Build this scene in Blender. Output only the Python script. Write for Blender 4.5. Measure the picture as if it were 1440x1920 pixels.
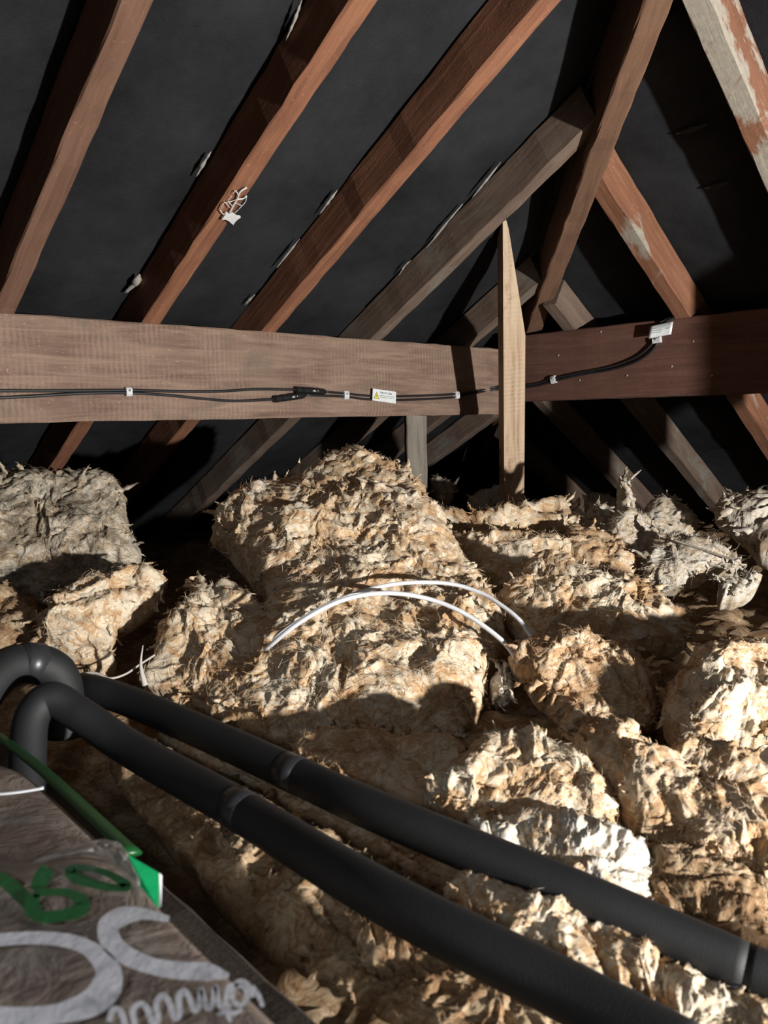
import bpy, math, random
import numpy as np
from mathutils import Vector, Matrix

for o in list(bpy.data.objects):
    bpy.data.objects.remove(o, do_unlink=True)
scene = bpy.context.scene
C = scene.collection

# ------------------------------------------------------------------ camera
S = 1.25                      # metres per survey unit
H = 0.62                      # eye height above the ceiling boards
F = 1457.2; TH = 0.1202; PH = 0.0204
cT, sT, cP, sP = math.cos(TH), math.sin(TH), math.cos(PH), math.sin(PH)
R0 = np.array([1., 0, 0]); U0 = np.array([0, sT, cT]); FWD = np.array([0, cT, -sT])
RGT = cP * R0 - sP * U0
UPV = cP * U0 + sP * R0
cd = bpy.data.cameras.new('camera'); cam = bpy.data.objects.new('camera', cd); C.objects.link(cam)
cd.sensor_fit = 'HORIZONTAL'; cd.sensor_width = 36.0; cd.lens = 36.0 * F / 1440.0
cd.clip_start = 0.02; cd.clip_end = 100
m = Matrix.Identity(4)
for i in range(3):
    m[i][0] = RGT[i]; m[i][1] = UPV[i]; m[i][2] = -FWD[i]
m[2][3] = H
cam.matrix_world = m
cd.dof.use_dof = True; cd.dof.focus_distance = 2.2; cd.dof.aperture_fstop = 9.0
scene.camera = cam

# ------------------------------------------------------------------ world, torch, exposure
w = bpy.data.worlds.new('world'); scene.world = w; w.use_nodes = True
w.node_tree.nodes['Background'].inputs[0].default_value = (0.80, 0.90, 1.0, 1)
w.node_tree.nodes['Background'].inputs[1].default_value = 0.02
ld = bpy.data.lights.new('work_torch', 'POINT'); ld.energy = 690; ld.shadow_soft_size = 0.032
ld.color = (1.0, 0.97, 0.93)
lo = bpy.data.objects.new('work_torch', ld); C.objects.link(lo)
lo.location = (1.52 * S, -0.44 * S, H - 0.21 * S)
hd_ = bpy.data.lights.new('pack_fill_spot', 'SPOT'); hd_.energy = 8.0; hd_.shadow_soft_size = 0.06; hd_.spot_size = math.radians(95); hd_.spot_blend = 0.9  # added fill near the camera, brightens the foreground pack
hd_.color = (0.86, 0.93, 1.0)
ho = bpy.data.objects.new('pack_fill_spot', hd_); C.objects.link(ho); ho.location = (-0.30 * S, -0.10 * S, H + 0.15 * S)
ho.rotation_euler = (Vector((-0.15 * S, 0.50 * S, H - 0.42 * S)) - ho.location).to_track_quat('-Z', 'Y').to_euler()
scene.view_settings.view_transform = 'Standard'
try: scene.view_settings.look = 'None'
except Exception: pass
scene.view_settings.exposure = 0.0; scene.view_settings.gamma = 1.0
scene.view_settings.use_curve_mapping = False

# ------------------------------------------------------------------ helpers
rng = random.Random(7)
PSI = 0.0311
cq, sq = math.cos(math.pi/4 + PSI), math.sin(math.pi/4 + PSI)
D1 = np.array([sq, cq, 0.]); N1 = np.array([cq, -sq, 0.]); D2 = np.array([-cq, sq, 0.]); N2 = np.array([-sq, -cq, 0.])
A1, A2 = 1.5243, 1.9333
O1 = -N1 * A1; O2 = -N2 * A2
ZU = np.array([0, 0, 1.])
ZR1, TAN1, ZR2, TAN2 = 0.205, 0.5533, 0.2375, 0.6132
HX, HY, HZ, HTAN = 0.4629, 2.0, 0.406, 0.3636
def W(p):                                            # survey units (eye at origin) -> metres
    p = np.asarray(p, float); return p * S + np.array([0, 0, H])
def ray(px, py):
    px = np.asarray(px, float); py = np.asarray(py, float)
    return FWD + ((px - 720) / F)[..., None] * RGT + ((960 - py) / F)[..., None] * UPV
def at(px, py, d):                                   # point on the line of sight at a given depth
    return ray(px, py) * d
def on_plane(px, py, P0, n):
    r = ray(px, py); n = np.asarray(n, float)
    return r * (np.dot(P0, n) / (r @ n))[..., None]
def proj(P):
    d = P @ FWD
    return 720 + F * (P @ RGT) / d, 960 - F * (P @ UPV) / d

def obj(name, verts, faces, mat, parent=None, smooth=False, mw=None):
    me = bpy.data.meshes.new(name)
    me.from_pydata([tuple(v) for v in verts], [], [tuple(f) for f in faces]); me.update()
    o = bpy.data.objects.new(name, me); C.objects.link(o)
    if mat: me.materials.append(mat)
    if smooth: me.polygons.foreach_set('use_smooth', [True] * len(me.polygons))
    if mw is not None: o.matrix_world = mw
    if parent is not None:
        o.parent = parent
        o.matrix_parent_inverse = parent.matrix_world.inverted()
    return o
def obj_np(name, V, Q, mat, parent=None, smooth=True):
    V = np.asarray(V, np.float32); Q = np.asarray(Q, np.int32); k = Q.shape[1]
    me = bpy.data.meshes.new(name)
    me.vertices.add(len(V)); me.vertices.foreach_set('co', V.ravel())
    me.loops.add(Q.size); me.loops.foreach_set('vertex_index', Q.ravel())
    me.polygons.add(len(Q)); me.polygons.foreach_set('loop_start', np.arange(0, Q.size, k, dtype=np.int32))
    me.polygons.foreach_set('loop_total', np.full(len(Q), k, np.int32))
    if smooth: me.polygons.foreach_set('use_smooth', np.ones(len(Q), bool))
    me.update(calc_edges=True); me.validate()
    o = bpy.data.objects.new(name, me); C.objects.link(o)
    if mat: me.materials.append(mat)
    if parent is not None:
        o.parent = parent; o.matrix_parent_inverse = parent.matrix_world.inverted()
    return o
def tag(o, label=None, cat=None, group=None, kind=None):
    if label: o['label'] = label
    if cat: o['category'] = cat
    if group: o['group'] = group
    if kind: o['kind'] = kind
    return o
def empty(name, loc):
    o = bpy.data.objects.new(name, None); C.objects.link(o); o.empty_display_size = 0.05
    o.matrix_world = Matrix.Translation(Vector([float(a) for a in loc])); return o

# ---- vectorised gradient noise
_p = np.random.RandomState(3).permutation(256).astype(np.int64); _p = np.concatenate([_p, _p, _p])
_g = np.random.RandomState(5).normal(size=(256, 3)); _g /= np.linalg.norm(_g, axis=1)[:, None]
def pn(P):
    P = np.asarray(P, float); I = np.floor(P).astype(np.int64); f = P - I; I &= 255
    u = f * f * f * (f * (f * 6 - 15) + 10)
    def gr(dx, dy, dz):
        h = _p[_p[_p[(I[:, 0] + dx) & 255] + ((I[:, 1] + dy) & 255)] + ((I[:, 2] + dz) & 255)]
        g = _g[h]
        return g[:, 0] * (f[:, 0] - dx) + g[:, 1] * (f[:, 1] - dy) + g[:, 2] * (f[:, 2] - dz)
    x00 = gr(0,0,0) + u[:,0]*(gr(1,0,0)-gr(0,0,0)); x10 = gr(0,1,0) + u[:,0]*(gr(1,1,0)-gr(0,1,0))
    x01 = gr(0,0,1) + u[:,0]*(gr(1,0,1)-gr(0,0,1)); x11 = gr(0,1,1) + u[:,0]*(gr(1,1,1)-gr(0,1,1))
    y0 = x00 + u[:,1]*(x10-x00); y1 = x01 + u[:,1]*(x11-x01)
    return (y0 + u[:,2]*(y1-y0)) * 1.5
def vn(P, off=0.):
    return np.stack([pn(P + off + 11.3), pn(P + off + 57.7), pn(P + off + 91.1)], 1)

# ------------------------------------------------------------------ materials
ALB = 0.72                                           # lowers base colours to cut bounced light, so shade stays deep
def srgb(r, g, b):
    f = lambda c: (c/255/12.92) if c <= 10 else ((c/255 + 0.055)/1.055)**2.4
    return (f(r)*ALB, f(g)*ALB, f(b)*ALB, 1)
class NT:
    def __init__(s, name):
        s.m = bpy.data.materials.new(name); s.m.use_nodes = True
        s.t = s.m.node_tree; s.b = s.t.nodes['Principled BSDF']; s.out = s.t.nodes['Material Output']
    def n(s, typ, **kw):
        x = s.t.nodes.new(typ)
        for k, v in kw.items():
            if k in ('operation', 'blend_type', 'data_type', 'noise_dimensions', 'wave_type', 'bands_direction', 'feature', 'noise_type'): setattr(x, k, v)
        return x
    def l(s, a, b): s.t.links.new(a, b)
    def noise(s, vec, scale, detail=4, rough=0.55, dist=0.0):
        x = s.t.nodes.new('ShaderNodeTexNoise'); x.inputs['Scale'].default_value = scale
        x.inputs['Detail'].default_value = detail; x.inputs['Roughness'].default_value = rough
        x.inputs['Distortion'].default_value = dist
        if vec is not None: s.l(vec, x.inputs['Vector'])
        return x.outputs['Fac']
    def mapv(s, vec, scale=(1, 1, 1), loc=(0, 0, 0)):
        x = s.t.nodes.new('ShaderNodeMapping'); x.inputs['Scale'].default_value = scale; x.inputs['Location'].default_value = loc
        s.l(vec, x.inputs['Vector']); return x.outputs[0]
    def ramp(s, fac, stops):
        x = s.t.nodes.new('ShaderNodeValToRGB'); e = x.color_ramp.elements
        while len(e) < len(stops): e.new(0.5)
        for el, (p, c) in zip(e, stops):
            el.position = p; el.color = c if len(c) == 4 else (*c, 1)
        s.l(fac, x.inputs[0]); return x.outputs[0]
    def mix(s, fac, a, b, mode='MIX'):
        x = s.t.nodes.new('ShaderNodeMix'); x.data_type = 'RGBA'; x.blend_type = mode
        for v, i in ((fac, 0), (a, 6), (b, 7)):
            if hasattr(v, 'is_output'): s.l(v, x.inputs[i])
            else: x.inputs[i].default_value = v
        return x.outputs[2]
    def math(s, op, a, b=0.0):
        x = s.t.nodes.new('ShaderNodeMath'); x.operation = op
        for v, i in ((a, 0), (b, 1)):
            if hasattr(v, 'is_output'): s.l(v, x.inputs[i])
            else: x.inputs[i].default_value = v
        return x.outputs[0]
    def bump(s, h, strength, dist, prev=None):
        x = s.t.nodes.new('ShaderNodeBump'); x.inputs['Strength'].default_value = strength; x.inputs['Distance'].default_value = dist
        s.l(h, x.inputs['Height'])
        if prev is not None: s.l(prev, x.inputs['Normal'])
        return x.outputs[0]
    def coord(s, which='Object'):
        return s.t.nodes.new('ShaderNodeTexCoord').outputs[which]
    def fin(s, col=None, rough=None, nrm=None):
        if col is not None:
            if hasattr(col, 'is_output'): s.l(col, s.b.inputs['Base Color'])
            else: s.b.inputs['Base Color'].default_value = col
        if rough is not None: s.b.inputs['Roughness'].default_value = rough
        if nrm is not None: s.l(nrm, s.b.inputs['Normal'])
        return s.m

def wood(name, dark, mid, light, speck=0.35, rough=0.85, saw=0.0, stain=None):
    t = NT(name); v = t.coord()
    g = t.noise(t.mapv(v, (3, 45, 45)), 1.0, 6, 0.65, 1.2)
    col = t.ramp(g, [(0.25, dark), (0.5, mid), (0.78, light)])
    big = t.noise(t.mapv(v, (5, 12, 12)), 1.0, 4, 0.6)
    col = t.mix(t.ramp(big, [(0.35, (0, 0, 0)), (0.7, (1, 1, 1))]), col, t.mix(0.45, col, light), 'MIX')
    sp = t.noise(v, 160, 2, 0.5)
    col = t.mix(t.ramp(sp, [(0.66, (0, 0, 0)), (0.74, (speck,)*3)]), col, (*[min(1, c*2.2) for c in light[:3]], 1))
    h = t.math('ADD', g, t.math('MULTIPLY', sp, 0.3))
    if saw:
        wv = t.t.nodes.new('ShaderNodeTexWave'); wv.wave_type = 'BANDS'; wv.bands_direction = 'X'
        wv.inputs['Scale'].default_value = 22; wv.inputs['Distortion'].default_value = 2.5; wv.inputs['Detail'].default_value = 2
        wv.inputs['Detail Scale'].default_value = 2
        t.l(v, wv.inputs['Vector'])
        patch = t.ramp(t.noise(v, 7, 3, 0.6), [(0.42, (0, 0, 0)), (0.62, (1, 1, 1))])
        f = t.math('MULTIPLY', wv.outputs['Fac'], patch)
        col = t.mix(t.math('MULTIPLY', f, saw), col, light)
        h = t.math('ADD', h, t.math('MULTIPLY', f, 0.5))
    if stain:
        sc, lo_, hi_, scol = stain
        k = t.ramp(t.noise(t.mapv(v, (0.45, 1, 1)), sc, 6, 0.7, 0.6), [(lo_, (0, 0, 0)), (hi_, (1, 1, 1))])
        col = t.mix(k, col, t.mix(t.noise(v, 60, 4, 0.7), scol, (*[c*0.45 for c in scol[:3]], 1)))
    return t.fin(col, rough, t.bump(h, 0.5, 0.003))
M = {}
M['rafter'] = wood('rafter_wood', srgb(88, 54, 38), srgb(132, 84, 60), srgb(172, 120, 88))
M['rafter_dull'] = wood('rafter_dull_wood', srgb(88, 60, 46), srgb(118, 84, 66), srgb(142, 108, 88))
M['rafter_grey'] = wood('rafter_grey_wood', srgb(84, 68, 58), srgb(108, 88, 74), srgb(138, 120, 106), stain=(9, 0.55, 0.66, srgb(150, 142, 130)))
M['mould'] = wood('mouldy_rafter_wood', srgb(92, 58, 40), srgb(128, 84, 60), srgb(160, 112, 84), stain=(4.5, 0.475, 0.52, srgb(196, 186, 170)))
M['hip'] = wood('hip_wood', srgb(84, 58, 44), srgb(114, 82, 62), srgb(138, 104, 80))
M['purlin'] = wood('purlin_wood', srgb(82, 60, 50), srgb(124, 98, 84), srgb(166, 142, 122), saw=0.5, stain=(8, 0.55, 0.70, srgb(140, 124, 108)))
M['purlin_red'] = wood('purlin_dark_wood', srgb(76, 48, 38), srgb(98, 64, 52), srgb(122, 86, 72))
M['post'] = wood('pale_post_wood', srgb(140, 104, 76), srgb(196, 168, 138), srgb(220, 198, 170), speck=0.15, saw=0.3, stain=(7, 0.57, 0.66, srgb(176, 134, 98)))
M['grey_wood'] = wood('grey_stud_wood', srgb(92, 84, 76), srgb(124, 116, 104), srgb(160, 152, 140))
M['joist'] = wood('joist_wood', srgb(52, 46, 40), srgb(70, 62, 54), srgb(92, 82, 72))
# felt
t = NT('roofing_felt'); v = t.coord()
c = t.ramp(t.noise(t.mapv(v, (1, 1, 1)), 2.6, 6, 0.7), [(0.32, (0.0090, 0.0094, 0.0106)), (0.7, (0.0300, 0.0312, 0.0350))])
c = t.mix(t.ramp(t.noise(v, 240, 2, 0.6), [(0.6, (0, 0, 0)), (0.8, (0.5, 0.5, 0.5))]), c, (0.024, 0.024, 0.026, 1))
t.b.inputs['Specular IOR Level'].default_value = 0.12
M['felt'] = t.fin(c, 0.82, t.bump(t.noise(v, 220, 4, 0.7), 0.6, 0.003))
# wool
def wool(name, white, tan, brown, dirt=None, k=0.5):
    t = NT(name); v = t.coord()
    warp = t.t.nodes.new('ShaderNodeTexNoise'); warp.inputs['Scale'].default_value = 9; warp.inputs['Detail'].default_value = 3
    t.l(v, warp.inputs['Vector'])
    va = t.t.nodes.new('ShaderNodeVectorMath'); va.operation = 'MULTIPLY_ADD'
    t.l(warp.outputs['Color'], va.inputs[0]); va.inputs[1].default_value = (0.16,)*3; t.l(v, va.inputs[2])
    q = va.outputs[0]
    st = t.noise(t.mapv(q, (22, 60, 95)), 1.0, 7, 0.68, 1.6)          # drawn-out fibres
    bl = t.noise(q, 13, 5, 0.6, 0.8)
    f = t.math('ADD', t.math('MULTIPLY', st, 0.55), t.math('MULTIPLY', bl, 0.45))
    col = t.ramp(f, [(0.34, brown), (k - 0.035, tan), (k + 0.04, white), (0.72, (*[min(1, c*1.04) for c in white[:3]], 1))])
    if dirt:
        d = t.ramp(t.noise(v, 11, 6, 0.72, 0.4), [(0.45, (0, 0, 0)), (0.62, (0.85,)*3)])
        col = t.mix(d, col, dirt)
    fine = t.noise(t.mapv(q, (60, 190, 260)), 1.0, 4, 0.6, 1.0)
    n1 = t.bump(st, 0.5, 0.003); n2 = t.bump(fine, 0.7, 0.0018, n1)
    t.b.inputs['Specular IOR Level'].default_value = 0.1
    return t.fin(col, 1.0, n2)
M['wool'] = wool('mineral_wool', srgb(236, 222, 198), srgb(210, 176, 136), srgb(172, 130, 92), k=0.505)
M['wool_white'] = wool('white_mineral_wool', srgb(236, 228, 214), srgb(220, 196, 164), srgb(176, 136, 96), k=0.47)
M['wool_tan'] = wool('tan_mineral_wool', srgb(232, 212, 184), srgb(206, 170, 130), srgb(166, 122, 86), k=0.52)
M['wool_dusty'] = wool('dusty_mineral_wool', srgb(228, 218, 200), srgb(196, 176, 148), srgb(138, 114, 90), dirt=srgb(96, 88, 76), k=0.5)
M['wool_grey'] = wool('grey_mineral_wool', srgb(212, 204, 190), srgb(186, 168, 142), srgb(128, 108, 86), k=0.49)
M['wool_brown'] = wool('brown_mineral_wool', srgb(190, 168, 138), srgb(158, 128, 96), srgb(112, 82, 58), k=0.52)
# foam lagging, plastics
t = NT('pipe_lagging'); v = t.coord()
M['lagging'] = t.fin(t.ramp(t.noise(v, 12, 4, 0.6), [(0.3, (0.0046, 0.0052, 0.0060)), (0.75, (0.0088, 0.0098, 0.0112))]), 0.68, t.bump(t.noise(v, 500, 2, 0.5), 0.25, 0.001))
def plain(name, col, rough=0.5, spec=0.5, nb=0.0):
    t = NT(name); v = t.coord()
    k = t.mix(t.ramp(t.noise(v, 30, 4, 0.6), [(0.3, (0, 0, 0)), (0.7, (1, 1, 1))]), col, (*[c*0.86 for c in col[:3]], 1))
    t.b.inputs['Specular IOR Level'].default_value = spec
    return t.fin(k, rough, t.bump(t.noise(v, 60, 3, 0.6), nb, 0.004) if nb else None)
M['tape_black'] = plain('black_tape', (0.022, 0.023, 0.026, 1), 0.38)
M['cable_black'] = plain('black_cable', (0.016, 0.016, 0.018, 1), 0.45)
M['connector'] = plain('black_connector', (0.010, 0.010, 0.011, 1), 0.4)
M['white_plastic'] = plain('white_plastic', srgb(232, 234, 238), 0.4)
M['white_cable'] = plain('white_cable', srgb(240, 242, 246), 0.4)
M['paper'] = plain('white_label', srgb(240, 246, 246), 0.5)
M['ink'] = plain('grey_ink', srgb(120, 124, 128), 0.6)
M['ink_dark'] = plain('dark_ink', srgb(40, 42, 46), 0.6)
M['yellow'] = plain('yellow_ink', srgb(245, 232, 60), 0.5)
M['web'] = plain('white_web', srgb(236, 236, 234), 0.9)
M['mortar'] = plain('pale_grit', srgb(178, 174, 166), 0.95, nb=0.5)
M['string'] = plain('pale_string', srgb(206, 200, 190), 0.9)
M['print_white'] = plain('white_print', (0.80, 0.81, 0.86, 1), 0.3, nb=0.15)
M['print_green'] = plain('green_print', (0.02, 0.16, 0.05, 1), 0.3, nb=0.15)
M['green_tape'] = plain('green_tape', (0.02, 0.72, 0.24, 1), 0.25, nb=0.1)
M['green_strap'] = plain('green_strap', srgb(20, 84, 40), 0.4)
M['board'] = plain('ceiling_board', srgb(96, 88, 80), 0.95)
t = NT('wrapped_wool'); v = t.coord()
c = t.ramp(t.noise(v, 16, 5, 0.6, 0.6), [(0.3, srgb(124, 108, 96)), (0.55, srgb(152, 138, 128)), (0.8, srgb(186, 176, 168))])
t.b.inputs['Coat Weight'].default_value = 0.6; t.b.inputs['Coat Roughness'].default_value = 0.22
M['pack'] = t.fin(c, 0.6, t.bump(t.noise(v, 22, 4, 0.6, 1.5), 0.35, 0.010))
t = NT('clear_film'); v = t.coord()
t.b.inputs['Transmission Weight'].default_value = 0.85; t.b.inputs['IOR'].default_value = 1.2; t.b.inputs['Alpha'].default_value = 0.55
M['film'] = t.fin((0.9, 0.92, 0.92, 1), 0.12, t.bump(t.noise(v, 40, 3, 0.6, 1.0), 0.6, 0.01))

# ------------------------------------------------------------------ shape builders
def beam(name, p0, p1, width, depth, mat, up=ZU, parent=None, seed=0, wob=0.0016, chamfer=0.0):
    """sawn timber: local x along the length from p0 (survey units), local z from its underside."""
    a, b = W(p0), W(p1); x = b - a; L = np.linalg.norm(x); x = x / L
    z = np.asarray(up, float); z = z - x * (z @ x); z /= np.linalg.norm(z); y = np.cross(z, x)
    mw = Matrix.Identity(4)
    for i in range(3): mw[i][0] = x[i]; mw[i][1] = y[i]; mw[i][2] = z[i]; mw[i][3] = a[i]
    hw, d, c = width*S/2, depth*S, 0.0035
    prof = [(-hw+c, 0), (hw-c, 0), (hw, c), (hw, d-c), (hw-c, d), (-hw+c, d), (-hw, d-c), (-hw, c)]
    if chamfer: prof[0] = (-hw+chamfer*S*0.45, 0); prof[7] = (-hw, chamfer*S)
    ns = max(6, int(L/0.05)); V = []; Fc = []
    for i in range(ns+1):
        for k, (yy, zz) in enumerate(prof):
            s = i/ns*L
            r = random.Random(seed*7919 + i*13 + (k//2)*101)
            V.append((s, yy + r.uniform(-1, 1)*wob, zz + r.uniform(-1, 1)*wob))
    for i in range(ns):
        for k in range(8):
            k2 = (k+1) % 8; Fc.append((i*8+k, (i+1)*8+k, (i+1)*8+k2, i*8+k2))
    Fc.append(tuple(range(7, -1, -1))[::-1][::-1]); Fc.append(tuple(ns*8+k for k in range(8)))
    return obj(name, V, Fc, mat, parent, mw=mw)
def smooth_path(P, n=8):
    P = [np.asarray(p, float) for p in P]; out = []
    E = [2*P[0]-P[1]] + P + [2*P[-1]-P[-2]]
    for i in range(1, len(E)-2):
        for k in range(n):
            t = k/n; p0, p1, p2, p3 = E[i-1:i+3]
            out.append(0.5*((2*p1) + (-p0+p2)*t + (2*p0-5*p1+4*p2-p3)*t*t + (-p0+3*p1-3*p2+p3)*t**3))
    out.append(P[-1]); return np.array(out)
def tube_geo(path, rad, sides=10, flat=1.0):
    path = np.asarray(path, float); n = len(path)
    rad = np.full(n, rad) if np.isscalar(rad) else np.asarray(rad)
    T = np.gradient(path, axis=0); T /= np.linalg.norm(T, axis=1)[:, None]
    u = np.cross(T[0], [0.31, 0.2, 0.93]); u /= np.linalg.norm(u); V = []; Fc = []
    for i in range(n):
        u = u - T[i]*(u @ T[i]); u /= np.linalg.norm(u); v = np.cross(T[i], u)
        for k in range(sides):
            a = 2*math.pi*k/sides
            V.append(path[i] + rad[i]*(math.cos(a)*u + flat*math.sin(a)*v))
    for i in range(n-1):
        for k in range(sides):
            k2 = (k+1) % sides; Fc.append((i*sides+k, i*sides+k2, (i+1)*sides+k2, (i+1)*sides+k))
    Fc.append(tuple(range(sides))[::-1]); Fc.append(tuple((n-1)*sides+k for k in range(sides)))
    return V, Fc
def tube(name, path, rad, mat, parent=None, sides=10, flat=1.0):
    V, Fc = tube_geo(path, rad, sides, flat); return obj(name, V, Fc, mat, parent, True)
def merge(parts):
    V, Fc = [], []
    for v, f in parts:
        o = len(V); V += list(v); Fc += [tuple(i+o for i in g) for g in f]
    return V, Fc
def sheet(name, corners, th, nrm, mat, parent=None):
    """thin solid plate from a polygon (metres), thickened along nrm."""
    P = [np.asarray(c, float) for c in corners]; n = len(P); nn = np.asarray(nrm, float)*th
    V = P + [p + nn for p in P]
    Fc = [tuple(range(n))[::-1], tuple(range(n, 2*n))] + [(i, (i+1) % n, n+(i+1) % n, n+i) for i in range(n)]
    return obj(name, V, Fc, mat, parent)
def stroke(pts, widths, plane, lift, n=6):
    """flat ribbon drawn along pixel points and laid on a plane; returns geometry."""
    pts = smooth_path([np.array(p, float) for p in pts], n); m_ = len(pts)
    wd = np.interp(np.linspace(0, 1, m_), np.linspace(0, 1, len(widths)), widths)
    T = np.gradient(pts, axis=0); T /= (np.linalg.norm(T, axis=1)[:, None] + 1e-9)
    Nn = np.stack([-T[:, 1], T[:, 0]], 1)
    a = pts + Nn*wd[:, None]/2; b = pts - Nn*wd[:, None]/2
    P0, nr = plane
    A = on_plane(a[:, 0], a[:, 1], P0, nr)*S + np.array([0, 0, H]) + np.asarray(nr)*lift
    B = on_plane(b[:, 0], b[:, 1], P0, nr)*S + np.array([0, 0, H]) + np.asarray(nr)*lift
    V = list(A) + list(B); Fc = [(i, i+1, m_+i+1, m_+i) for i in range(m_-1)]
    return V, Fc

# ------------------------------------------------------------------ the setting: roof felt and ceiling boards
RD = 0.082                                          # rafter depth, survey units
C1, C2 = 1/math.sqrt(1+TAN1**2), 1/math.sqrt(1+TAN2**2)
NR1 = np.array([-N1[0]*TAN1, -N1[1]*TAN1, 1.])*C1; NR2 = np.array([-N2[0]*TAN2, -N2[1]*TAN2, 1.])*C2   # outward (up) normals
Z0 = -H/S
T_L = [-2.25, -1.965, -1.675, -1.3854, -1.0968, -0.8023, -0.4615, -0.09, 0.22, 0.52, 0.85]
T_R = [0.61, 0.277, -0.056, -0.389, -0.7217, -1.055, -1.39, -1.72]
def P_left(t, w, lift=0.0): return O1 + D1*(t+1.9) + N1*w + ZU*(ZR1 + TAN1*w) + NR1*lift
def P_right(t, w, lift=0.0): return O2 + D2*(t+1.35) + N2*w + ZU*(ZR2 + TAN2*w) + NR2*lift
def hip_t(side, w):
    """where the two felt planes meet, for one slope at plan distance w."""
    lo, hi = (-4.0, 4.0)
    for _ in range(50):
        mid = (lo+hi)/2
        p = P_left(mid, w, RD) if side == 'L' else P_right(mid, w, RD)
        w1 = p @ N1 + A1; w2 = p @ N2 + A2
        z1 = ZR1 + TAN1*w1 + RD/C1; z2 = ZR2 + TAN2*w2 + RD/C2
        if (side == 'L' and z2 > z1) or (side == 'R' and z1 > z2): lo = mid
        else: hi = mid
    return lo
def felt(side, name, label, t0, edges):
    root = empty(name, W((-1.5 if side == 'L' else 1.5, 1.2, Z0))); tag(root, label, kind='structure')
    PF = P_left if side == 'L' else P_right; ts = T_L if side == 'L' else T_R
    for i in range(len(edges)-1):
        w0, w1 = edges[i] - 0.06, edges[i+1]
        nw, nt = 14, 90; V = []
        for a in range(nw+1):
            w_ = w0 + (w1-w0)*a/nw; te = hip_t(side, w_)
            for b in range(nt+1):
                t_ = t0 + (te-t0)*b/nt
                dmin = min(abs(t_-k) for k in ts)
                sag = 0.010*(1-math.exp(-(dmin/0.07)**2))
                q = np.array([[t_*6, w_*5, i*3.3]]); wr = 0.008*pn(q)[0] + 0.003*pn(q*3.1)[0]
                V.append(W(PF(t_, w_, RD + 0.004 - sag*0.6 - 0.004*(a/nw < 0.08) + 0.004*(1-a/nw) - max(0, wr)*(dmin > 0.04))))
        Q = [(a*(nt+1)+b, a*(nt+1)+b+1, (a+1)*(nt+1)+b+1, (a+1)*(nt+1)+b) for a in range(nw) for b in range(nt)]
        obj('felt_strip', V, Q, M['felt'], root, True)
    return root
wmin1 = (Z0 - ZR1 - RD/C1)/TAN1; wmin2 = (Z0 - ZR2 - RD/C2)/TAN2
fl = felt('L', 'ceiling_left', 'black roofing felt sagging between the rafters above the long purlin', -3.6, [wmin1, -0.62, 0.02, 0.36, 1.02, 1.7])
fr = felt('R', 'ceiling_right', 'black roofing felt on the hip end behind the jack rafters', -3.0, [wmin2, -0.7, -0.05, 0.62, 1.3])
fv = [W((-4, -2.0, Z0)), W((3.4, -2.0, Z0)), W((3.4, 5.2, Z0)), W((-4, 5.2, Z0))]
fv += [p - np.array([0, 0, 0.012]) for p in fv]
tag(obj('floor', fv, [(0, 1, 2, 3), (7, 6, 5, 4), (0, 4, 5, 1), (1, 5, 6, 2), (2, 6, 7, 3), (3, 7, 4, 0)], M['board']), 'ceiling boards under the loft insulation', kind='structure')

# ------------------------------------------------------------------ timbers
RW = 0.040
def hip_limit(side, t):
    """plan distance at which a jack meets the hip board."""
    PF = P_left if side == 'L' else P_right
    for k in range(400):
        w_ = -1.2 + k*0.01
        x = PF(t, w_)[0]
        if (side == 'L' and x > HX*0.98 - 0.012) or (side == 'R' and x < HX*0.98 + 0.012): return w_
    return 9
lab_L = {-1.675: ('sawn rafter at the far left seen only below the purlin', 'rafter_dull'),
 -1.3854: ('dull brown rafter at the far left edge rising above the purlin', 'rafter_dull'),
 -1.0968: ('red-brown rafter carrying a white cobweb patch', 'rafter'),
 -0.8023: ('orange-brown rafter just right of the cobwebbed one', 'rafter'),
 -0.4615: ('greyish jack rafter meeting the tip of the pale post', 'rafter_grey'),
 -0.09: ('short jack rafter behind the left side of the pale post', 'rafter_grey'),
 0.22: ('lower jack rafter behind the long purlin, left of the leaning hip foot', 'rafter_grey'),
 0.52: ('smallest jack rafter at the eaves corner left of the hip', 'rafter_grey')}
rafters = {}
for i, t_ in enumerate(T_L):
    if t_ not in lab_L: continue
    wl = hip_limit('L', t_ - RW/2); wt = min(1.55, wl); wb = wmin1 + 0.22
    if wt - wb < 0.1: continue
    r = beam('rafter', P_left(t_-RW/2, wb), P_left(t_-RW/2, wt), RW, RD, M[lab_L[t_][1]], NR1, seed=i)
    tag(r, lab_L[t_][0], 'rafter', 'rafters of the long slope'); rafters[t_] = r
lab_R = {0.61: ('tiny jack rafter at the eaves corner right of the hip', 'rafter_grey'),
 0.277: ('jack rafter at the eaves just right of the pale post', 'rafter_grey'),
 -0.056: ('short grey jack rafter above the dark purlin beside the hip', 'rafter_grey'),
 -0.389: ('jack rafter standing over the tag on the dark purlin', 'mould2'),
 -0.7217: ('rafter with a large pale mould patch at the top right', 'mould'),
 -1.055: ('rafter of the hip end beyond the mouldy one', 'rafter_dull')}
M['mould2'] = wood('stained_rafter_wood', srgb(92, 56, 38), srgb(128, 82, 56), srgb(160, 112, 84), stain=(6, 0.58, 0.66, srgb(190, 180, 164)))
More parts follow.
